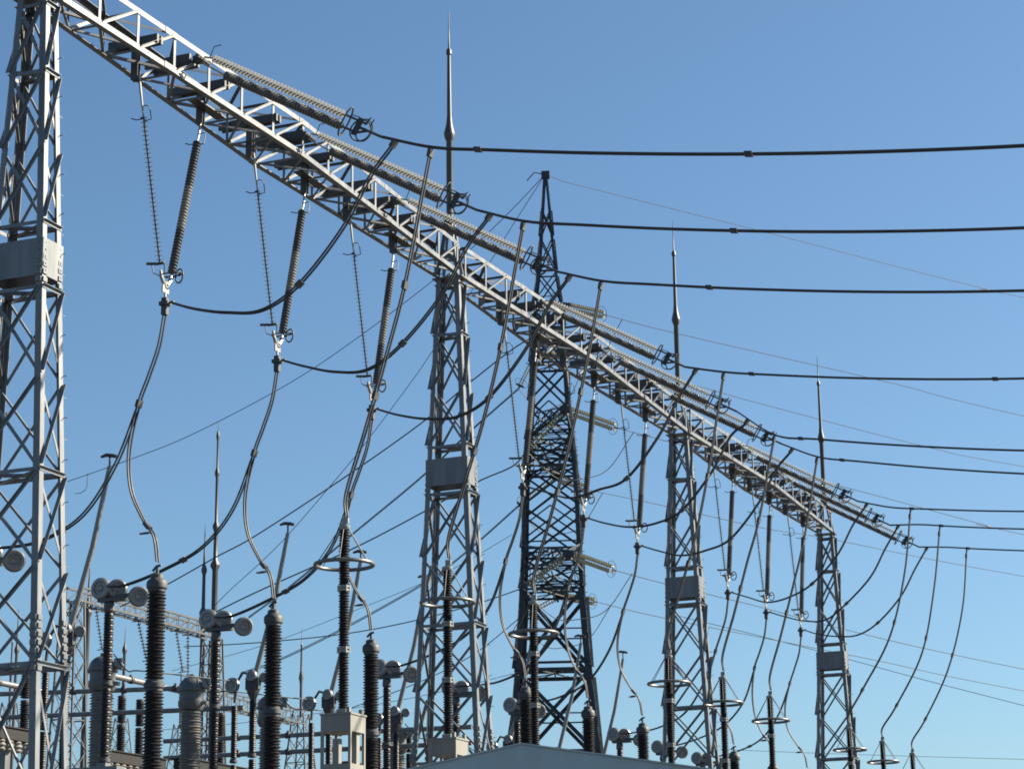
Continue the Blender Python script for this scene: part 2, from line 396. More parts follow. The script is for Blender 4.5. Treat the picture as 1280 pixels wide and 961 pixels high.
# ------------------------------------------------------------------ flexible conductors
def twin(name, label, cat, pts, r=.02, sep=.05, spacers=(), group=None, n=8, d=(1,0,0), mat_='cable', single=False):
    path = smooth_path(pts, n) if len(pts) > 2 else [V(p) for p in pts]
    o0 = path[0].copy(); d = V(d)
    root = thing(name, label, cat, o0, group)
    for s in ((0,) if single else (-1, 1)):
        b = MB(); b.tube([p-o0+d*(s*sep) for p in path], r, 6); b.build('wire', mat_, root)
    for f in spacers:
        i = min(max(1, int(f*(len(path)-1))), len(path)-2); p = path[i]-o0; t = (path[i+1]-path[i-1]).normalized()
        b = MB(); b.box(p, t*(.09), d*(sep+r*1.6), t.cross(d).normalized()*(r*1.7)); b.build('spacer', 'fitting', root, False)
    return root
COND = {0: [(490,180),(538,185),(700,189),(890,194),(1100,190),(1280,182)], 1: [(609,270),(655,277),(850,287),(1020,290),(1280,285)],
        2: [(712,345),(755,351),(920,360),(1120,365),(1280,363)], 3: [(857,457),(905,465),(1070,470),(1280,473)],
        4: [(918,532),(960,543),(1160,558),(1280,563)], 5: [(985,561),(1040,573),(1100,581),(1280,592)],
        6: [(1085,624),(1135,635),(1280,639)], 7: [(1128,649),(1177,657),(1280,661)], 8: [(1160,677),(1207,685),(1280,688)]}
def fitq(pts):                                    # least squares z = a + b y + c y^2
    S = [sum(p.y**k for p in pts) for k in range(5)]; T = [sum(p.z*p.y**k for p in pts) for k in range(3)]
    A = Matrix(((S[0],S[1],S[2]),(S[1],S[2],S[3]),(S[2],S[3],S[4]))); return A.inverted() @ V(T)
Z_AT = {}
YOKE_END = []; JST = []
for i, x in enumerate(XP):
    pts = [onX(px, py, x) for px, py in COND[i]]
    ys = pts[0].y
    # sag of a span that ends on the next portal row: fixed curvature, level fitted to the traced points
    c = .0047; ym = -4.5
    z0 = sum(p.z-c*(p.y-ym)**2 for p in pts[1:])/(len(pts)-1)
    if i < 3:
        a, b_, c2 = fitq(pts[1:]); f = (lambda y, a=a, b_=b_, c2=c2: a+b_*y+c2*y*y)
        lim = pts[-1].y; s = b_+2*c2*lim
        g = lambda y, f=f, lim=lim, s=s: f(y) if y > lim else f(lim)+s*(y-lim)+.006*(y-lim)**2
    else:
        sl = (pts[1].z-pts[-1].z)/(pts[1].y-pts[-1].y); m_ = (pts[1].y+pts[-1].y)/2; zm = (pts[1].z+pts[-1].z)/2; k = .0048
        kc = -k*((pts[1].y-pts[-1].y)/2)**2
        g = lambda y, sl=sl, m_=m_, zm=zm, k=k, kc=kc: zm+sl*(y-m_)+k*(y-m_)**2+kc
    Z_AT[i] = g
    tension_end = V((x+.03, 26.02-4.35-.43, 23.47+T_OFF[i]*.3-2.52-.25)); YOKE_END.append(tension_end)
    path = [tension_end]+[V((x, y, g(y))) for y in (19.9, 18.5, 16, 13, 10, 7, 4, 1, -2, -6, -10, -15, -20, -26)]; JST.append(tension_end.lerp(path[1], .3))
    twin('overhead_conductor', 'thick dark twin conductor running right from %s tension insulators of the %s' % (which(i)[1], which(i)[0]), 'power line', path, .026, .042, [(.14,.3,.5),(.25,.45),(.2,.42),(.12,.33)][min(i, 3)], 'overhead twin conductors', 6)
def jit(a): return random.uniform(-a, a)
for i, x in enumerate(XP):
    k = which(i); e = YOKE_END[i]
    w_ = [(JST[i].y, JST[i].z), (JST[i].y+.15, JST[i].z-.2), (21.5, 19.75), (22.2, 18.6), (23.3, 17.45+jit(.1)), (24.25, 17.0+jit(.12)), (25.2, 16.95+jit(.1)), (26.05, 17.18), (26.7, 17.42)]
    twin('jumper_cable', 'sagging twin jumper cable under the %s, %s from the foreground' % k, 'cable', [V((x, a, c)) for a, c in w_], .025, .055, (.08, .5), 'jumper cables looping below the beams')
    yt = 19.95; zt = Z_AT[i](yt)
    f = zt-20.2
    if i >= 6: yt = 19.1; zt = Z_AT[i](yt); f = zt-20.5
    if i >= 6: w_ = [(yt, zt), (19.5+jit(.06), 17.8+f*.7), (20.25+jit(.08), 15.2+f*.3), (21.4+jit(.1), 13.1), (22.05, 12.2), (22.08, 11.8)]
    else: w_ = [(yt, zt), (20.2, 19.0+f*.8), (20.62, 17.1+f*.5+jit(.1)), (21.1, 15.35+jit(.15)), (21.6, 13.75), (22.05, 12.4), (22.05, 11.85)]
    twin('arrester_lead', 'upright twin cable down to surge arrester, %s of three along the %s' % (k[1], k[0]), 'cable', [V((x, a, c)) for a, c in w_], .024, .055, (.012, .35, .6), 'cables dropping to the surge arresters')
    j1 = jit(.12); j2 = jit(.15)
    w_ = [(26.87, 17.15), (27.0, 16.4), (27.25, 15.7), (27.5, 15.05), (27.75+j1, 14.0), (27.68+j1, 13.05), (27.3, 12.3), (26.98, 11.85), (26.87, 11.25)]
    twin('transformer_lead', 'curved twin cable down to voltage transformer, %s of three along the %s' % (k[1], k[0]), 'cable', [V((x, a, c)) for a, c in w_], .024, .055, (.38, .8), 'cables hanging down to the voltage transformers')
    w_ = [(27.5, 15.02), (28.1+j1*.5, 13.65), (28.95, 12.65+j2), (30.1, 12.15+j2), (31.2, 11.95), (31.75, 11.95)]
    twin('disconnector_lead', 'drooping twin cable branching to disconnector, %s of three along the %s' % (k[1], k[0]), 'cable', [V((x, a, c)) for a, c in w_], .024, .055, (.5,), 'cables branching to the disconnectors')

# ------------------------------------------------------------------ surge arresters
def frame_box(b, w_, z0, z1, panel, t=.06):
    for i in (-1, 1):
        for j in (-1, 1): b.abox((i*w_-t/2*1-(t/2 if i > 0 else -t/2), j*w_-t/2-(t/2 if j > 0 else -t/2), z0), (i*w_+t/2-(t/2 if i > 0 else -t/2), j*w_+t/2-(t/2 if j > 0 else -t/2), z1))
    b.abox((-w_-.02,-w_-.02,z1), (w_+.02,w_+.02,z1+.04)); b.abox((-w_+.001,-w_+.001,z1-panel), (w_-.001,w_-.001,z1-.001))
def make_arrester():
    root = thing('surge_arrester', '', 'surge arrester')
    zb, zt = 7.55, 11.6
    L = (zt-zb)/3
    for q in range(3):
        b = MB(); b.lathe(column(L-.1, .125, .085, .062), (0,0,zb+q*L+.05), n=14); b.build('insulator', 'porcd', root)
        b = MB(); b.lathe([(.1,-.06),(.13,-.06),(.13,-.02),(.1,-.02),(.1,.02),(.13,.02),(.13,.06),(.1,.06)], (0,0,zb+q*L), n=12)
        for a in range(6): b.box((.12*math.cos(a), .12*math.sin(a), zb+q*L), (.02,0,0), (0,.02,0), (0,0,.07))
        b.build('flange', 'link', root)
    b = MB(); b.lathe([(.11,zt-.05),(.13,zt),(.13,zt+.05),(.05,zt+.07),(.05,zt+.2)], n=12); b.abox((-.03,-.1,zt+.1),(.03,.04,zt+.22)); b.build('terminal', 'link', root)
    b = MB(); b.ringxy((0,0,10.78), (.64,0,0), (0,.64,0), .045, 40, 10); b.build('grading_ring', 'ringdk', root)
    for a in range(6):
        c, s = math.cos(a*math.pi/3+.3), math.sin(a*math.pi/3+.3)
        b = MB(); b.tube([(.1*c,.1*s,zt),(.62*c,.62*s,10.8)], .011, 5); b.build('ring_strut', 'fitting', root)
    b = MB(); frame_box(b, .36, 5.6, 7.46, .36); b.abox((-.355,-.355,5.61),(.355,.355,6.42)); b.abox((.05,-.3,6.42),(.2,-.1,7.1)); b.abox((-.3,-.05,5.6),(-.15,.1,6.96)); b.lathe([(.12,7.5),(.12,7.62)], n=10)
    for i in (-1, 1): b.abox((i*.3-.04,-.32,7.5),(i*.3+.04,-.24,7.62))
    b.build('counter_box', 'box', root, False)
    b = MB()
    for i in (-1, 1):
        for j in (-1, 1): b.bar((i*.45,j*.45,0), (i*.32,j*.32,5.6), .08, .08, (i,0,0))
        for z in range(4): b.ang((i*(.44-.03*z),-.43+.03*z,z*1.4), (i*(.41-.03*z),.4-.03*z,z*1.4+1.3), (i,0,0), .05)
    b.build('pedestal', 'galv', root, False)
    return root
ar = make_arrester()
for i, x in enumerate(XP):
    t = ar if i == 0 else copy_tree(ar); t.location = (x, 22.1, 0)
    tag(t, 'slim dark surge arrester with wide flat ring, %s of three along the %s' % (which(i)[1], which(i)[0]), 'surge arrester', 'ringed surge arresters in a row')

# ------------------------------------------------------------------ capacitor voltage transformers
def make_cvt():
    root = thing('voltage_transformer', '', 'transformer')
    zt = 10.55
    for q in range(3):
        b = MB(); b.lathe(column(2.0, .225+.012*q, .165+.012*q, .075), (0,0,zt-2.0-q*2.25), n=18); b.build('insulator', 'porcd', root)
        z = zt-2.0-q*2.25
        b = MB(); b.lathe([(.15,z),(.2,z),(.2,z-.04),(.235,z-.07),(.235,z-.17),(.2,z-.2),(.2,z-.25),(.16,z-.25)], n=18); b.build('flange', 'fitting', root)
    b = MB(); b.lathe([(.17,zt),(.2,zt+.01),(.2,zt+.05),(.235,zt+.09),(.24,zt+.2),(.22,zt+.26),(.15,zt+.32),(.14,zt+.4),(.1,zt+.42),(.04,zt+.44),(.03,zt+.62)], n=18); b.tube([(0,.12,zt+.5),(0,.02,zt+.6),(0,-.1,zt+.62)], .03); b.build('head', 'fitting', root)
    b = MB(); b.ringxy((0,.35,11.95), (.1,0,.03), (0,.13,0), .022, 18); b.build('corona_ring', 'fitting', root)
    b = MB(); b.abox((-.35,-.35,3.0), (.35,.35,3.8)); b.abox((-.4,-.4,3.78), (.4,.4,3.84)); b.build('base_tank', 'box', root, False)
    b = MB(); b.lathe([(.16,0),(.16,3.0)], n=12); b.build('pedestal', 'conc', root)
    return root
cv = make_cvt()
for i, x in enumerate(XP):
    t = cv if i == 0 else copy_tree(cv); t.location = (x, 26.87, 0)
    if 5.6 < 1: pass
    tag(t, 'thick dark ribbed voltage transformer column, %s of three along the %s' % (which(i)[1], which(i)[0]), 'transformer', 'dark ribbed voltage transformers in a row')

# ------------------------------------------------------------------ disconnectors with open upright blades
def drum(c, r, ax, root, w_=.13):
    b = MB(); b.lathe([(r*.12,-w_*.35),(r*.3,-w_*.45),(r*.34,-w_*.3),(r*.55,-w_*.3),(r*.6,-w_*.5),(r*.86,-w_*.5),(r,-w_*.2),(r,w_*.2),(r*.86,w_*.5),(r*.3,w_*.45),(r*.1,w_*.4)], c, ax, 22); return b.build('corona_disc', 'ring', root)
def make_disc():
    root = thing('disconnector', '', 'disconnector')       # origin on the ground under the jaw
    X = V((1,0,0))
    for y, zt, r in ((0,11.35,.14), (4.95,11.25,.13), (5.65,11.1,.115)):
        for q in range(2):
            b = MB(); b.lathe(column(1.75, r, r*.78, .07), (0,y,zt-1.8-q*1.95), n=14); b.build('insulator', 'porcd', root)
            b = MB(); z = zt-1.8-q*1.95; b.lathe([(r*.7,z),(r*1.05,z),(r*1.05,z-.06),(r*1.2,z-.08),(r*1.2,z-.13),(r*.7,z-.15)], n=12, o=(0,y,0)); b.build('flange', 'fitting', root)
        b = MB(); z = zt-3.9; b.abox((-.13,y-.13,0), (.13,y+.13,z)); b.build('post', 'galv', root, False)
    b = MB(); b.abox((-.18,-.5,7.1), (.18,6.1,7.35)); b.build('base_beam', 'galv', root, False)
    b = MB(); b.lathe([(.1,11.3),(.15,11.36),(.14,11.55),(.1,11.6)], n=12); b.abox((-.12,-.5,11.6),(.12,.3,11.68)); b.abox((-.04,-.8,11.68),(.04,.1,11.78)); b.build('jaw_contact', 'galvold', root, False)
    drum(V((-.08,.22,11.95)), .29, X, root, .17); drum(V((.05,-.2,11.93)), .26, X+V((0,.5,0)), root, .15)
    drum(V((.05,-.85,11.68)), .27, X+V((0,.8,.1)), root, .2)
    b = MB(); b.lathe([(.09,11.2),(.2,11.45),(.24,11.6),(.18,11.75)], (0,4.95,0), n=10); b.abox((-.1,4.7,11.55),(.1,5.2,11.95)); b.tube([(0,5.65,11.15),(0,5.6,11.8),(0,5.35,12.15),(0,5.0,12.05)], .05); b.build('hinge', 'fitting', root, False)
    drum(V((-.12,5.68,11.72)), .27, X, root, .16); drum(V((-.12,4.95,12.0)), .2, X, root, .14); drum(V((.1,4.6,11.95)), .17, X+V((0,.6,0)), root, .12)
    b = MB(); b.tube([(0,4.92,11.9),(0,4.2,14.4),(0,3.72,16.75)], [.085,.08,.065], 10); o = b.build('blade', 'ring', root)
    b = MB(); b.tube([(0,3.5,17.02),(0,3.62,17.06),(0,3.85,17.1),(0,4.02,17.06)], [.05,.06,.06,.04], 8); b.tube([(0,3.72,16.7),(0,3.72,17.06)], .03); b.build('blade_contact', 'fitting', o)
    return root
dd = make_disc()
for i, x in enumerate(XP):
    t = dd if i == 0 else copy_tree(dd); t.location = (x+.25+(0 if i != 0 else 0), 31.85, 0)
    tag(t, 'disconnector with round discs and long leaning blade, %s of three along the %s' % (which(i)[1], which(i)[0]), 'disconnector', 'open disconnectors in a row')

# ------------------------------------------------------------------ dome-headed current transformers
def make_ct():
    root = thing('current_transformer', '', 'transformer')
    b = MB(); zt = 12.6; pr = [(.38,zt-1.25),(.46,zt-1.1),(.46,zt-.92),(.42,zt-.9),(.42,zt-.62),(.5,zt-.6),(.5,zt-.52)]
    pr += [(.46*math.cos(a*R(9)), zt-.5+.42*math.sin(a*R(9))) for a in range(10)]+[(.1,zt-.07),(.1,zt),(.02,zt+.01)]
    b.lathe(pr, n=28); b.build('head', 'tank', root)
    b = MB(); b.lathe(column(4.6, .40, .33, .095), (0,0,zt-5.9), n=24); b.build('insulator', 'porcm', root)
    b = MB(); b.abox((-.04,-.75,zt-.35),(.04,-.44,zt-.2)); b.lathe([(.1,0),(.11,.02),(.11,.22),(.09,.24)], (0,-.52,zt-.42), (.2,-1,-.4), 12); b.build('terminal', 'link', root); b = MB(); b.lathe([(.07,0),(.07,.2)], (0,-.45,zt-1.0), (0,-1,-.2), 10); b.build('tap_cover', 'link', root)
    b = MB(); b.abox((-.45,-.45,5.6),(.45,.45,6.7)); b.build('base_tank', 'box', root, False)
    b = MB()
    for i in (-1, 1):
        for j in (-1, 1): b.abox((i*.38-.06,j*.38-.06,0),(i*.38+.06,j*.38+.06,5.6))
    b.build('pedestal', 'galv', root, False)
    return root
ct = make_ct()
CTX = [62.4, 68.05, 73.7, 84.6, 90.2, 95.8]
CTL = ['behind the first dark column right of the left edge tower', 'standing clear with dome in sun, between two dark columns', 'mostly hidden behind a thick dark ribbed column',
       'small and far, behind the second portal tower legs', 'small and far, beside the small counter box near the roof', 'smallest and farthest, just above the grey roof']
for i, x in enumerate(CTX):
    t = ct if i == 0 else copy_tree(ct); t.location = (x, 40.6, 0)
    tag(t, 'grey dome-headed current transformer '+CTL[i], 'transformer', 'dome-headed current transformers')
    twin('transformer_jumper', 'short cable at the dome '+CTL[i], 'cable', [V((x,40.2,12.55)), V((x-.4,39.4,11.9)), V((x-1.,38.4,11.75)), V((XP[i+3] if i < 6 else x, 37.5, 11.85))], .022, .05, (), 'short cables at the dome-headed transformers', single=True)

# ------------------------------------------------------------------ tubular busbars and their supports
def bus(label, p, q, r, key='galv'):
    p = V(p); q = V(q); root = thing('tubular_busbar', label, 'busbar', p, 'tubular busbars low on the left')
    b = MB(); b.tube([V((0,0,0)), (q-p)/2, q-p], r, 12); b.build('tube', key, root)
    n = int((q-p).length/3.2)+1
    for i in range(n+1):
        f = (i+.5)/(n+1); c = (q-p)*f; d = (q-p).normalized()
        b = MB(); b.lathe([(r*1.05,-.1),(r*1.35,-.09),(r*1.35,.09),(r*1.05,.1)], c, d, 12); b.abox(c+V((-.04,-.04,r)), c+V((.04,.04,r+.1))); b.build('clamp', 'fitting', root)
    return root
def ray_bus(label, a, bpx, X, r, key='galv'):
    return bus(label, onX(a[0], a[1], X), onX(bpx[0], bpx[1], X), r, key)
ray_bus('upper long grey busbar tube crossing behind the dark columns at lower left', (-60,869), (252,859), 70, .09)
ray_bus('lower long grey busbar tube just under the bright one at lower left', (-60,899), (305,884), 70, .09)
ray_bus('long grey busbar tube behind the arrester counter box, upper of two', (205,926), (590,908), 80, .095)
ray_bus('long grey busbar tube behind the arrester counter box, lower of two', (205,947), (590,928), 80, .095)
p = onY(112,838,50.); q = onY(243,866,50.); q.z = p.z
bus('brightly sunlit white busbar tube between the first two dark columns', p, q, .12, 'ring')
p = onY(-60,841,50.); q = onY(52,864,50.); q.z = p.z
bus('short sunlit busbar tube seen through the left edge tower', p, q, .11, 'ring')
def make_gantry(label, px0, px1, Y, posts):
    p = onY(px0[0], px0[1], Y); q = onY(px1[0], px1[1], Y); q.z = p.z
    root = thing('bus_support', label, 'support', V((p.x, Y, 0)), 'bus supports with dark post insulators'); L = q.x-p.x
    b = MB(); b.abox((0,-.3,p.z-.4), (L,.3,p.z)); b.abox((-.05,-.36,p.z), (L+.05,.36,p.z+.04)); b.build('cross_beam', 'black', root, False)
    for f in (.06, .5, .94):
        b = MB(); b.abox((L*f-.15,-.15,0), (L*f+.15,.15,p.z-.4)); b.build('leg', 'galv', root, False)
    for f in posts:
        for k in (0, 1):
            b = MB(); b.lathe(column(.95, .19, .14, .08), (L*f,0,p.z+.06+k*1.1), n=12); b.build('insulator', 'porcd', root)
            b = MB(); b.lathe([(.13,0),(.16,.02),(.16,.1),(.1,.12)], (L*f,0,p.z+1.0+k*1.1), n=10); b.build('cap', 'fitting', root)
    for k in range(9):
        b = MB(); f = (k+.5)/9; b.lathe([(.12,0),(.16,.06),(.1,.12),(.17,.2),(.1,.28),(.15,.34),(.05,.42)], (L*f,-.2,p.z-.82), n=10); b.build('small_insulator', 'porct', root)
    return root
make_gantry('dark support beam with posts seen through the left edge tower', (-40,902), (52,908), 47., (.25,.75))
make_gantry('dark support beam with white insulators between the first two dark columns', (128,938), (200,940), 47., (.3,.62))
make_gantry('dark support beam low behind the dome-headed transformer', (225,948), (322,950), 48., (.5,))
make_gantry('small dark support beam at the foot of the second portal tower', (430,952), (560,955), 52., (.2,.6))

# ------------------------------------------------------------------ dark transmission tower
TT = onX(695, 940, 105.); TT = V((105., TT.y, 0)); ZTT = onX(685.5, 217, 105.).z
hwid = [(0,4.6),(13.6,2.15),(20,1.68),(23.5,1.5),(27,1.42),(31,1.05),(36,.84),(39,.45),(42,.25),(ZTT,.10)]
def tw_h(z):
    for (a, wa), (c, wc) in zip(hwid, hwid[1:]):
        if z <= c: return wa+(wc-wa)*(z-a)/(c-a)
    return hwid[-1][1]
ROT = R(-24.2+5)                                      # faces turned towards the camera
def make_pylon():
    root = thing('transmission_tower', 'tall dark pointed lattice transmission tower behind the middle beam', 'lattice tower', TT)
    root.rotation_euler.z = -ROT
    def c(z, i, j): h = tw_h(z); return V((i*h, j*h, z))
    zs = [0, 4.2, 8.4, 12.8, 17.2, 21.3, 23.4, 25.6, 27.7, 29.1, 31.2, 33.3, 35.2, 36.6, 38.4, 40.4, 42, ZTT]
    for i in (-1, 1):
        for j in (-1, 1):
            b = MB()
            for a, e in zip(zs, zs[1:]):
                lw = .3 if a < 21 else .21 if a < 36 else .14
                p, q = c(a,i,j), c(e,i,j)
                b.bar(p-V((i*lw/2,0,0)), q-V((i*lw/2,0,0)), lw, .02, (0,j,0)); b.bar(p-V((0,j*(lw/2+.011),0)), q-V((0,j*(lw/2+.011),0)), lw-.02, .02, (i,0,0))
            if (i, j) == (-1, -1):
                for k in range(80): z = 3+k*.42; p = c(z,i,j); b.bar(p, p+V((0,-.2,0)), .02, .02, (0,0,1))
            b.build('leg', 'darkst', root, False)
    for ax, sg in ((0,-1),(0,1),(1,-1),(1,1)):
        b = MB(); n = V((sg,0,0)) if ax == 0 else V((0,sg,0))
        pt = (lambda z, s: c(z,sg,s)) if ax == 0 else (lambda z, s: c(z,s,sg))
        for k, (a, e) in enumerate(zip(zs, zs[1:-1])):
            wd = .19 if a < 21 else .11 if a < 36 else .07
            b.ang(pt(a,-1)+n*.02, pt(e,1)+n*.02, n, wd, .01, 1); b.ang(pt(a,1)-n*.02, pt(e,-1)-n*.02, n, wd, .01, -1)
            if a > 12:
                m_ = (a+e)/2
                if 21 < a < 30: b.ang(pt(m_,-1)-n*.05, pt(e,0), n, wd*.7, .008, -1); b.ang(pt(m_,1)-n*.05, pt(e,0), n, wd*.7, .008, -1)
            if k in (3,4,5,6,8,9,11,12,13,14): b.ang(pt(a,-1)-n*.04, pt(a,1)-n*.04, n, wd, .01, -1); b.ang(pt(a+.35,-1)-n*.04, pt(a+.35,1)-n*.04, n, wd*.7, .01, -1)
            if a < 21:
                b.ang(pt(a,-1)-n*.05, (pt(a,1)+pt(e,-1)+pt(a,-1)+pt(e,1))/4+V((0,0,.1)), n, .06, .008, -1)
                mm = (pt(a,-1)+pt(e,1))/2; b.ang(pt((a+e)/2,-1)-n*.05, mm, n, .07, .008, -1); b.ang(pt((a+e)/2,1)-n*.05, mm, n, .07, .008, -1)
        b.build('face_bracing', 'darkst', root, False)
    for z in (12.8, 17.2, 21.3, 22.2, 23.4, 27.7, 29.1, 30.2, 33.3, 35.2, 36.6):
        b = MB(); 
        for q in (0, .25, .5, .75): b.ang(c(z,-1,-1).lerp(c(z,-1,1), q), c(z,1,-1).lerp(c(z,1,1), 1-q), (0,0,1), .07, .008)
        b.build('diaphragm', 'darkst', root, False)
    arms = []
    for z, L in ((35.2,3.6), (29.1,6.0), (22.2,4.4)):
        for s in (-1, 1):                             # towards the camera (-1) and away (1)
            b = MB(); h = tw_h(z); tip = V((s*(h+L), (-1.05, {35.2: .95, 29.1: .05, 22.2: -.1}[z])[s > 0], z)); h2 = tw_h(z+1.3)
            A = [V((s*h,-h,z)), V((s*h,h,z))]; B_ = [V((s*h2,-h2,z+1.3)), V((s*h2,h2,z+1.3))]
            for p in A: b.ang(p, tip, (0,0,-1), .11, .012)
            for p in B_: b.ang(p, tip+V((0,0,.12)), (0,0,1), .1, .012)
            for k in range(6):
                f, g = k/6, (k+1)/6; j = k % 2
                b.ang(A[j].lerp(tip, f), A[1-j].lerp(tip, g), (0,0,-1), .06, .008); (b.ang(A[0].lerp(tip, g), A[1].lerp(tip, g), (0,0,-1), .06, .008) if k < 5 else None)
                for q in (0, 1) if k < 5 else (): b.ang(A[q].lerp(tip, f), B_[q].lerp(tip, g), (0,1,0), .05, .008); b.ang(A[q].lerp(tip, g), B_[q].lerp(tip, g), (0,1,0), .05, .008)
            b.abox(tip-V((.12,.25,.15)), tip+V((.12,.25,.15)))
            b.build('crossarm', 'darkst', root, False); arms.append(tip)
    b = MB(); b.abox((-.16,-.22,ZTT-.25), (.16,.22,ZTT+.12)); b.tube([(0,.2,ZTT),(0,.6,ZTT+.1),(0,1.,ZTT-.35)], .03, 5); b.build('peak', 'darkst', root, False)
    return root, [TT+Matrix.Rotation(-ROT, 3, 'Z') @ a for a in arms]
pylon, TIPS = make_pylon()
def pylon_string(label, p, q, n=2):
    p = V(p); q = V(q); d = (q-p).normalized(); L = (q-p).length; X = d.cross(V((0,0,1))).normalized(); up = X.cross(d)
    root = thing('line_insulator_string', label, 'insulator string', p, 'insulator strings of the dark transmission tower')
    for s in (-1, 1):
        o = up*(.11*s)+X*(.06*s)
        b = MB(); b.lathe(discs(L-.5, .115, .16, .03, .022), o+d*.25, d, 10); b.build('insulator_string', 'glassy', root)
    b = MB(); b.tube([V((0,0,0)), d*.25], .05); b.bar(d*.2+up*.25, d*.2-up*.25, .12, .03, X); b.build('yoke_plate', 'fitting', root); b = MB(); b.tube([d*(L-.25), d*L], .05); b.bar(d*(L-.2)+up*.25, d*(L-.2)-up*.25, .12, .03, X); b.build('yoke_plate', 'fitting', root)
    b = MB(); b.ringxy(d*(L-.35), up*.42, X*.15+d*.2, .012, 20, 5); b.build('grading_ring', 'fitting', root)
    return root
HD = R(-(46.6-24.2)); RD = V((math.cos(HD), math.sin(HD), 0))
def line(label, P, pix, d, r=.02, grp='thin transmission line wires', last=0, dbl=False):
    pts = [V(P)]+[onP(px, py, V(P), d) for px, py in pix]
    if last: e = pts[-1]-pts[-2]; pts.append(pts[-1]+e.normalized()*last+V((0,0,last*.015)))
    o = twin('line_wire', label, 'power line', pts, r, .07, (), grp, 6, d=(.55,0,.83) if dbl else (1,0,0), single=not dbl); return o
LV = ['upper', 'middle', 'lower']
RPX = {0: [(706,374),(758,394),[(830,413),(960,443),(1120,480),(1280,520)]], 1: [(668,430),(715,444),[(795,465),(870,482),(960,507),(1165,560),(1280,583)]],
       2: [(712,513),(772,535),[(832,551),(950,582),(1080,615),(1235,657),(1280,668)]], 3: [(694,600),(735,612),[(830,632),(955,660),(1035,673),(1280,720)]],
       4: [(712,694),(770,713),[(830,729),(957,760),(1050,785),(1280,836)]], 5: [(700,742),(746,752),[(820,770),(960,798),(1100,826),(1280,863)]]}
for k in range(6):
    tip = TIPS[k]; e = onP(*RPX[k][1], tip, RD); side = 'front' if k % 2 == 0 else 'rear'
    pylon_string('yellowish insulator string pointing right from the %s %s crossarm' % (side, LV[k//2]), tip, e)
    line('thin grey line wire falling to the right from the %s %s crossarm' % (side, LV[k//2]), e, RPX[k][2], RD, .019, last=60)
LPX = {0: [(672,418),[(640,437),(585,480),(525,530),(430,597),(320,669),(270,696),(200,735),(150,758)]], 1: [(648,486),[(590,537),(527,596),(440,668),(360,735),(310,772)]],
       2: [(658,564),[(640,583),(595,603),(525,642),(440,686),(320,740),(255,772)]], 3: [(646,634),[(600,675),(560,708),(520,735),(430,785),(350,824),(300,842)]],
       4: [(653,735),[(600,753),(520,775),(430,792),(320,803),(230,808)]], 5: [(647,774),[(600,812),(555,838),(500,862),(440,884)]]}
for k in range(6):
    tip = TIPS[k]; d = V((0,1,0)); e = onP(*LPX[k][0], tip, d); side = 'front' if k % 2 == 0 else 'rear'
    pylon_string('yellowish insulator string slanting down-left from the %s %s crossarm' % (side, LV[k//2]), tip, e)
    line('dark line wire sagging to the lower left from the %s %s crossarm' % (side, LV[k//2]), e, LPX[k][1], d, (.034,.024,.034,.024,.026,.024)[k], dbl=k in (1, 3))
    # slack loop below the crossarm between the two strings
    e2 = onP(*RPX[k][1], tip, RD); s1 = V(e); s2 = V(e2)+RD*1.2; mid = (s1+s2)/2-V((0,0,2.2)); mid = mid+(tip-TT).normalized()*.3
    twin('loop_wire', 'slack loop of wire below the %s %s crossarm of the dark tower' % (side, LV[k//2]), 'cable', [s1, s1.lerp(mid,.55)-V((0,0,.6)), mid, s2.lerp(mid,.5)-V((0,0,.7)), s2], .022, .05, (), 'slack loops below the tower crossarms', 6, single=True)
PK = TT+V((0,0,ZTT))
line('thin ground wire falling to the right from the peak of the dark tower', PK, [(705,227),(760,241),(975,295),(1120,333),(1235,362),(1280,372)], RD, .017, last=60)
line('thin ground wire sagging far left from the tower peak, upper of two', PK, [(640,262),(590,310),(541,351),(450,420),(360,480),(240,543),(160,575),(95,598),(70,606)], V((0,1,0)), .02)
line('thin ground wire dropping steeply left from the tower peak, lower of two', PK, [(640,283),(607,337),(577,383),(535,447),(512,480),(462,547),(430,587),(352,677),(290,735),(268,757)], V((0,1,0)), .018)
b = MB(); P = onX(105,602,105.); tag(thing('wire_tail','small curled wire tail hanging beside the left edge tower','cable',P), 'small curled wire tail hanging beside the left edge tower', 'cable')
tail = bpy.data.objects[[o.name for o in bpy.data.objects if o.name.startswith('wire_tail')][-1]]
b.tube([onX(x,y,105.)-P for x,y in ((110,591),(109,598),(109,606),(107,612),(101,616),(94,617))], .02, 5); b.build('wire', 'cable', tail)
f = V((0,1,0)).normalized()
twin('line_wire', 'faint far wire running level low at the right', 'power line', [onP(px, py, V((230.,0,0)), V((.4,-1,0)).normalized()) for px, py in ((900,936),(1000,940),(1120,944),(1330,950))], .02, .05, (), None, 4, single=True)

for lb, px in (('faint far wire crossing low between the second and first portal towers, upper of two', [(640,668),(575,706),(520,732),(430,768),(330,806),(215,838)]),
               ('faint far wire crossing low between the second and first portal towers, lower of two', [(640,842),(560,862),(470,880),(330,900),(200,912)]),
               ('faint far wire rising from the right portal tower towards the lower right edge', [(846,769),(940,792),(1040,818),(1150,848),(1290,884)])):
    twin('line_wire', lb, 'power line', [onX(x, y, 170.) for x, y in px], .022, .05, (), 'faint far wires', 6, single=True)

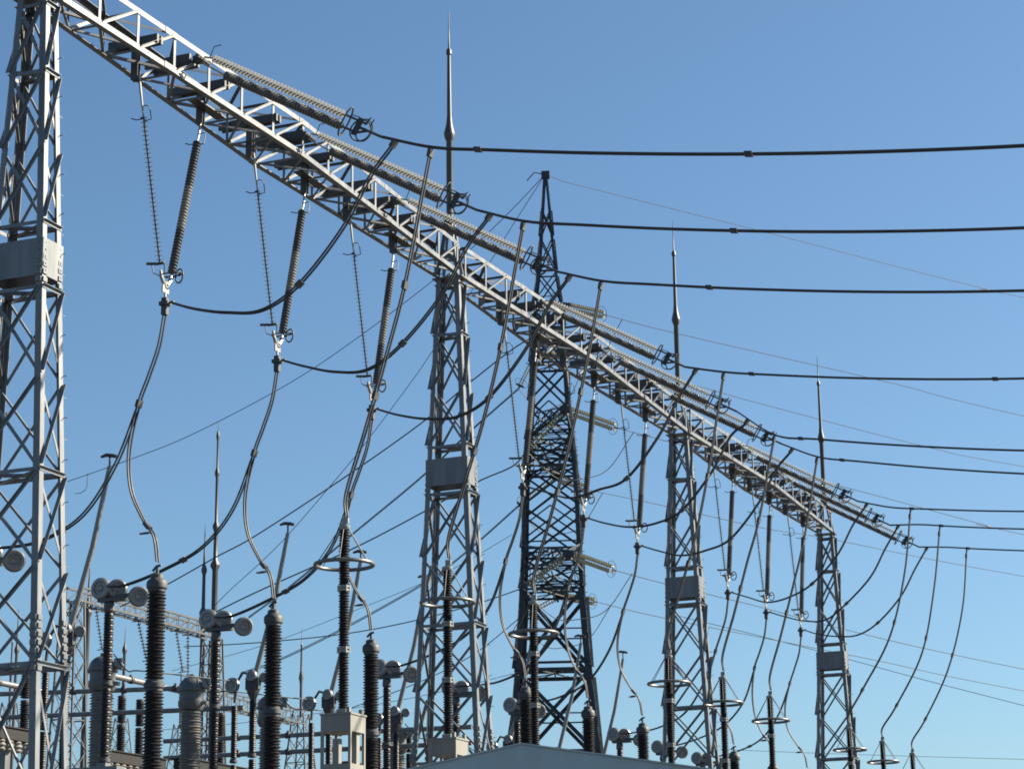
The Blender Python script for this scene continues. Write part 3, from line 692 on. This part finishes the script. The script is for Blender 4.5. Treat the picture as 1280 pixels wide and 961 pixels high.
# ------------------------------------------------------------------ far portals, masts and small lattice towers
def make_small_tower(H, h0, h1, rod, name='far_portal_tower', key='galvold', lw=.1):
    root = thing(name, '', 'lattice tower')
    c = lambda z, i, j: V((i*(h0+(h1-h0)*z/H), j*(h0+(h1-h0)*z/H), z))
    for i in (-1, 1):
        for j in (-1, 1):
            b = MB(); b.bar(c(0,i,j), c(H,i,j), lw, lw, (i,0,0)); b.build('leg', key, root, False)
    for ax, sg in ((0,-1),(0,1),(1,-1),(1,1)):
        b = MB(); pt = (lambda z, s: c(z,sg,s)) if ax == 0 else (lambda z, s: c(z,s,sg)); n = V((sg,0,0)) if ax == 0 else V((0,sg,0)); m = max(4, int(H/1.6))
        for k in range(m):
            a, e = H*k/m, H*(k+1)/m; b.bar(pt(a,-1), pt(e,1), .06, .02, n); b.bar(pt(a,1), pt(e,-1), .06, .02, n)
            if k % 3 == 0: b.bar(pt(e,-1), pt(e,1), .07, .02, n)
        b.build('face_bracing', key, root, False)
    if rod:
        b = MB(); s = rod; b.lathe([(.11,H-.2),(.11,H+.35*s),(.2,H+.42*s),(.09,H+.5*s),(.07,H+.78*s),(.1,H+.8*s),(.03,H+.82*s),(.012,H+s)], n=8); b.build('lightning_rod', key, root)
    return root
def make_small_beam(L, hb, hh, hang, key='galvold'):
    root = thing('far_portal_beam', '', 'lattice beam'); n = int(L/1.1)
    for y in (-hb, hb):
        for z in (-hh, hh): b = MB(); b.abox((0,y-.06,z-.06),(L,y+.06,z+.06)); b.build('chord', key, root, False)
    for y in (-hb, hb):
        b = MB()
        for k in range(n):
            x = L*k/n; e = L*(k+1)/n; b.bar((x,y,-hh),(e,y,hh), .07, .03, (0,1,0)); b.bar((x,y,-hh),(x,y,hh), .07, .03, (0,1,0))
        b.build('side_bracing', 'galvold', root, False)
    b = MB()
    for k in range(n):
        x = L*k/n; e = L*(k+1)/n; s = 1 if k % 2 else -1; b.bar((x,-s*hb,-hh),(e,s*hb,-hh), .07, .03, (0,0,1)); b.bar((x,-hb,-hh),(x,hb,-hh), .07, .03, (0,0,1))
    b.build('bottom_bracing', key, root, False)
    return root
YF, ZF = 70., 23.45
XF = [onY(266,785,YF).x-.0, onY(92,733,YF).x]
L = XF[0]-XF[1]
fb = make_small_beam(L, .42, .38, 3); fb.location = (XF[1], YF, ZF)
tag(fb, 'distant lattice beam low at the left, behind the dark columns', 'lattice beam', 'distant lattice beams')
ft = make_small_tower(ZF-.4, 1.2, .45, 0); ft.location = (XF[0], YF, 0); tag(ft, 'distant lattice tower carrying the far end of the distant beam', 'lattice tower', 'distant lattice towers')
t = dup(ft, (XF[1], YF, 0), 'distant lattice tower hidden mostly behind the left edge tower'); 
def far_v(px, py, dxp, ln, label):
    p = onY(px, py, YF); root = thing('far_insulator_string', label, 'insulator string', p, 'thin insulator strings under the distant beam'); e = onY(px+dxp, py+ln, YF)-p; d = e.normalized()
    b = MB(); b.lathe(discs(e.length-.6, .13, .2, .03, .05), d*.5, d, 8); b.build('insulator_string', 'porcg', root)
    b = MB(); b.tube([V((0,0,0)), d*.5], .03, 5); b.tube([d*.4-V((0,.4,0)), d*.4+V((0,.4,0))], .03, 5); b.tube([d*(e.length-.15)-V((0,.3,0)), d*(e.length-.1)+V((0,.3,0))], .03, 5); b.build('arcing_horn', 'fitting', root)
far_v(119,752,9,62,'thin insulator string hanging nearest the left edge tower under the distant beam'); far_v(171,768,13,60,'thin insulator string in the middle under the distant beam')
far_v(219,780,10,62,'thin slanting insulator string near the far end of the distant beam'); far_v(235,785,0,64,'thin upright insulator string near the far end of the distant beam')
def mast(label, px, ytop, ybase, D, nodes, r=.12):
    P = onP(px, ybase, V((rf.x*D, rf.y*D, 0)), V((-rf.y, rf.x, 0)).normalized())
    z = lambda y: onP(px, y, P, V((-rf.y, rf.x, 0)).normalized()).z
    root = thing('lightning_mast', label, 'mast', V((P.x, P.y, 0)), 'distant lightning masts')
    prof = [(r*1.5, 0), (r*1.3, P.z)]; ys = sorted(nodes, reverse=True); rr = r*1.2
    for k, y in enumerate(ys):
        zz = z(y); prof += [(rr, zz-.35), (rr*1.7, zz-.1), (rr*1.7, zz+.05), (rr*.8, zz+.35)]; rr *= .72
    prof += [(rr*.5, z(ytop)-1.), (.012, z(ytop))]
    b = MB(); b.lathe(prof, n=8); b.build('pole', 'galvold', root); return root
mast('tall distant lightning mast rising above the dome-headed transformer', 267, 527, 800, 150, [545,591,658,706], .16)
mast('thinner distant lightning mast just beside the tallest distant mast', 252, 655, 850, 150, [712,766], .13)
mast('distant lightning mast close beside the left edge tower', 107, 705, 850, 150, [765], .13)
mast('short distant lightning mast between first two dark columns', 153, 785, 900, 170, [812], .09)
mast('short distant mast seen through the left edge tower', 17, 760, 900, 170, [812], .09)
st = make_small_tower(11, 1.5, .45, 6.5, 'small_lattice_tower'); 
def place_small(o, px, py, D, label, H=11):
    P = onP(px, py, V((rf.x*D, rf.y*D, 0)), V((-rf.y, rf.x, 0)).normalized()); o.location = (P.x, P.y, P.z-H); o['label'] = label
    return P
tag(st, '', 'lattice tower', 'small distant lattice towers with rods'); P = place_small(st, 376, 892, 175, 'small distant lattice tower with thin rod right of the second thick dark column')
for px, py, D, lb in ((152,897,230,'tiny distant lattice tower low between the first two dark columns'), (12,878,200,'small distant lattice tower seen through the left edge tower'), (225,905,240,'tiny distant lattice tower beside the dome-headed transformer')):
    place_small(copy_tree(st), px, py, D, lb)
fb2 = make_small_beam(14, .5, .5, 2); fb2.location = P+V((-14.2, 0, -.3)); tag(fb2, 'short distant lattice beam joined to the small distant tower', 'lattice beam', 'distant lattice beams')

# ------------------------------------------------------------------ small sheet-clad building with a low gable
def make_building():
    d = V((rf.x, rf.y, 0)).normalized(); r_ = V((d.y, -d.x, 0)); D = 26.
    P0 = V((d.x*D, d.y*D, 0))
    ap = onP(651, 930, P0, r_); a = V((ap.x, ap.y, 0)); zt = ap.z
    root = thing('control_building', 'low building with blue-grey sheet cladding and shallow gable at the bottom edge', 'building', a)
    def W(x, y, z): return r_*x+d*y+V((0,0,z))
    pl = onP(515, 961, P0, r_); pr = onP(880, 961, P0, r_)
    sl = (zt-pl.z)/(pl-ap).to_2d().length; sr = (zt-pr.z)/(pr-ap).to_2d().length
    hw_ = 4.6; zl = zt-sl*hw_; zr = zt-sr*hw_
    b = MB(); o = [W(-hw_,0,0), W(hw_,0,0), W(hw_,0,zr), W(0,0,zt), W(-hw_,0,zl)]; n = 5
    b.v = o+[p+d*7 for p in o]; b.f = [(0,1,2,3,4),(9,8,7,6,5)]+[(i,i+5,(i+1) % 5+5,(i+1) % 5) for i in (0,1,4)]; b.m = [0]*len(b.f)
    b.build('wall', 'clad', root, False)
    b = MB()                                            # roof sheets with a thin verge
    for s, zz in ((-1, zl), (1, zr)):
        p = W(0,-.02,zt+.02); q = W(s*(hw_+.1),-.02,zz+.02-.1*(zt-zz)/hw_); v = len(b.v)
        b.v += [p, q, q+d*7.12, p+d*7.12]; b.v += [x-V((0,0,.018)) for x in b.v[v:v+4]]
        b._f([tuple(v+x for x in f_) for f_ in ((0,1,2,3),(7,6,5,4),(0,4,5,1),(1,5,6,2),(2,6,7,3),(3,7,4,0))])
    b.build('roof', 'roofm', root, False)
    b = MB()
    for x in (-3.4,-2.3,-1.2,-.09,1.02,2.13,3.24): b.box(W(x,-.004,1.9), r_*.006, d*.006, V((0,0,1.9)))
    b.build('panel_joint', 'darkst', root, False)
    return root
make_building()
print('objects', len(bpy.data.objects), 'polys', sum(len(m.polygons) for m in bpy.data.meshes))
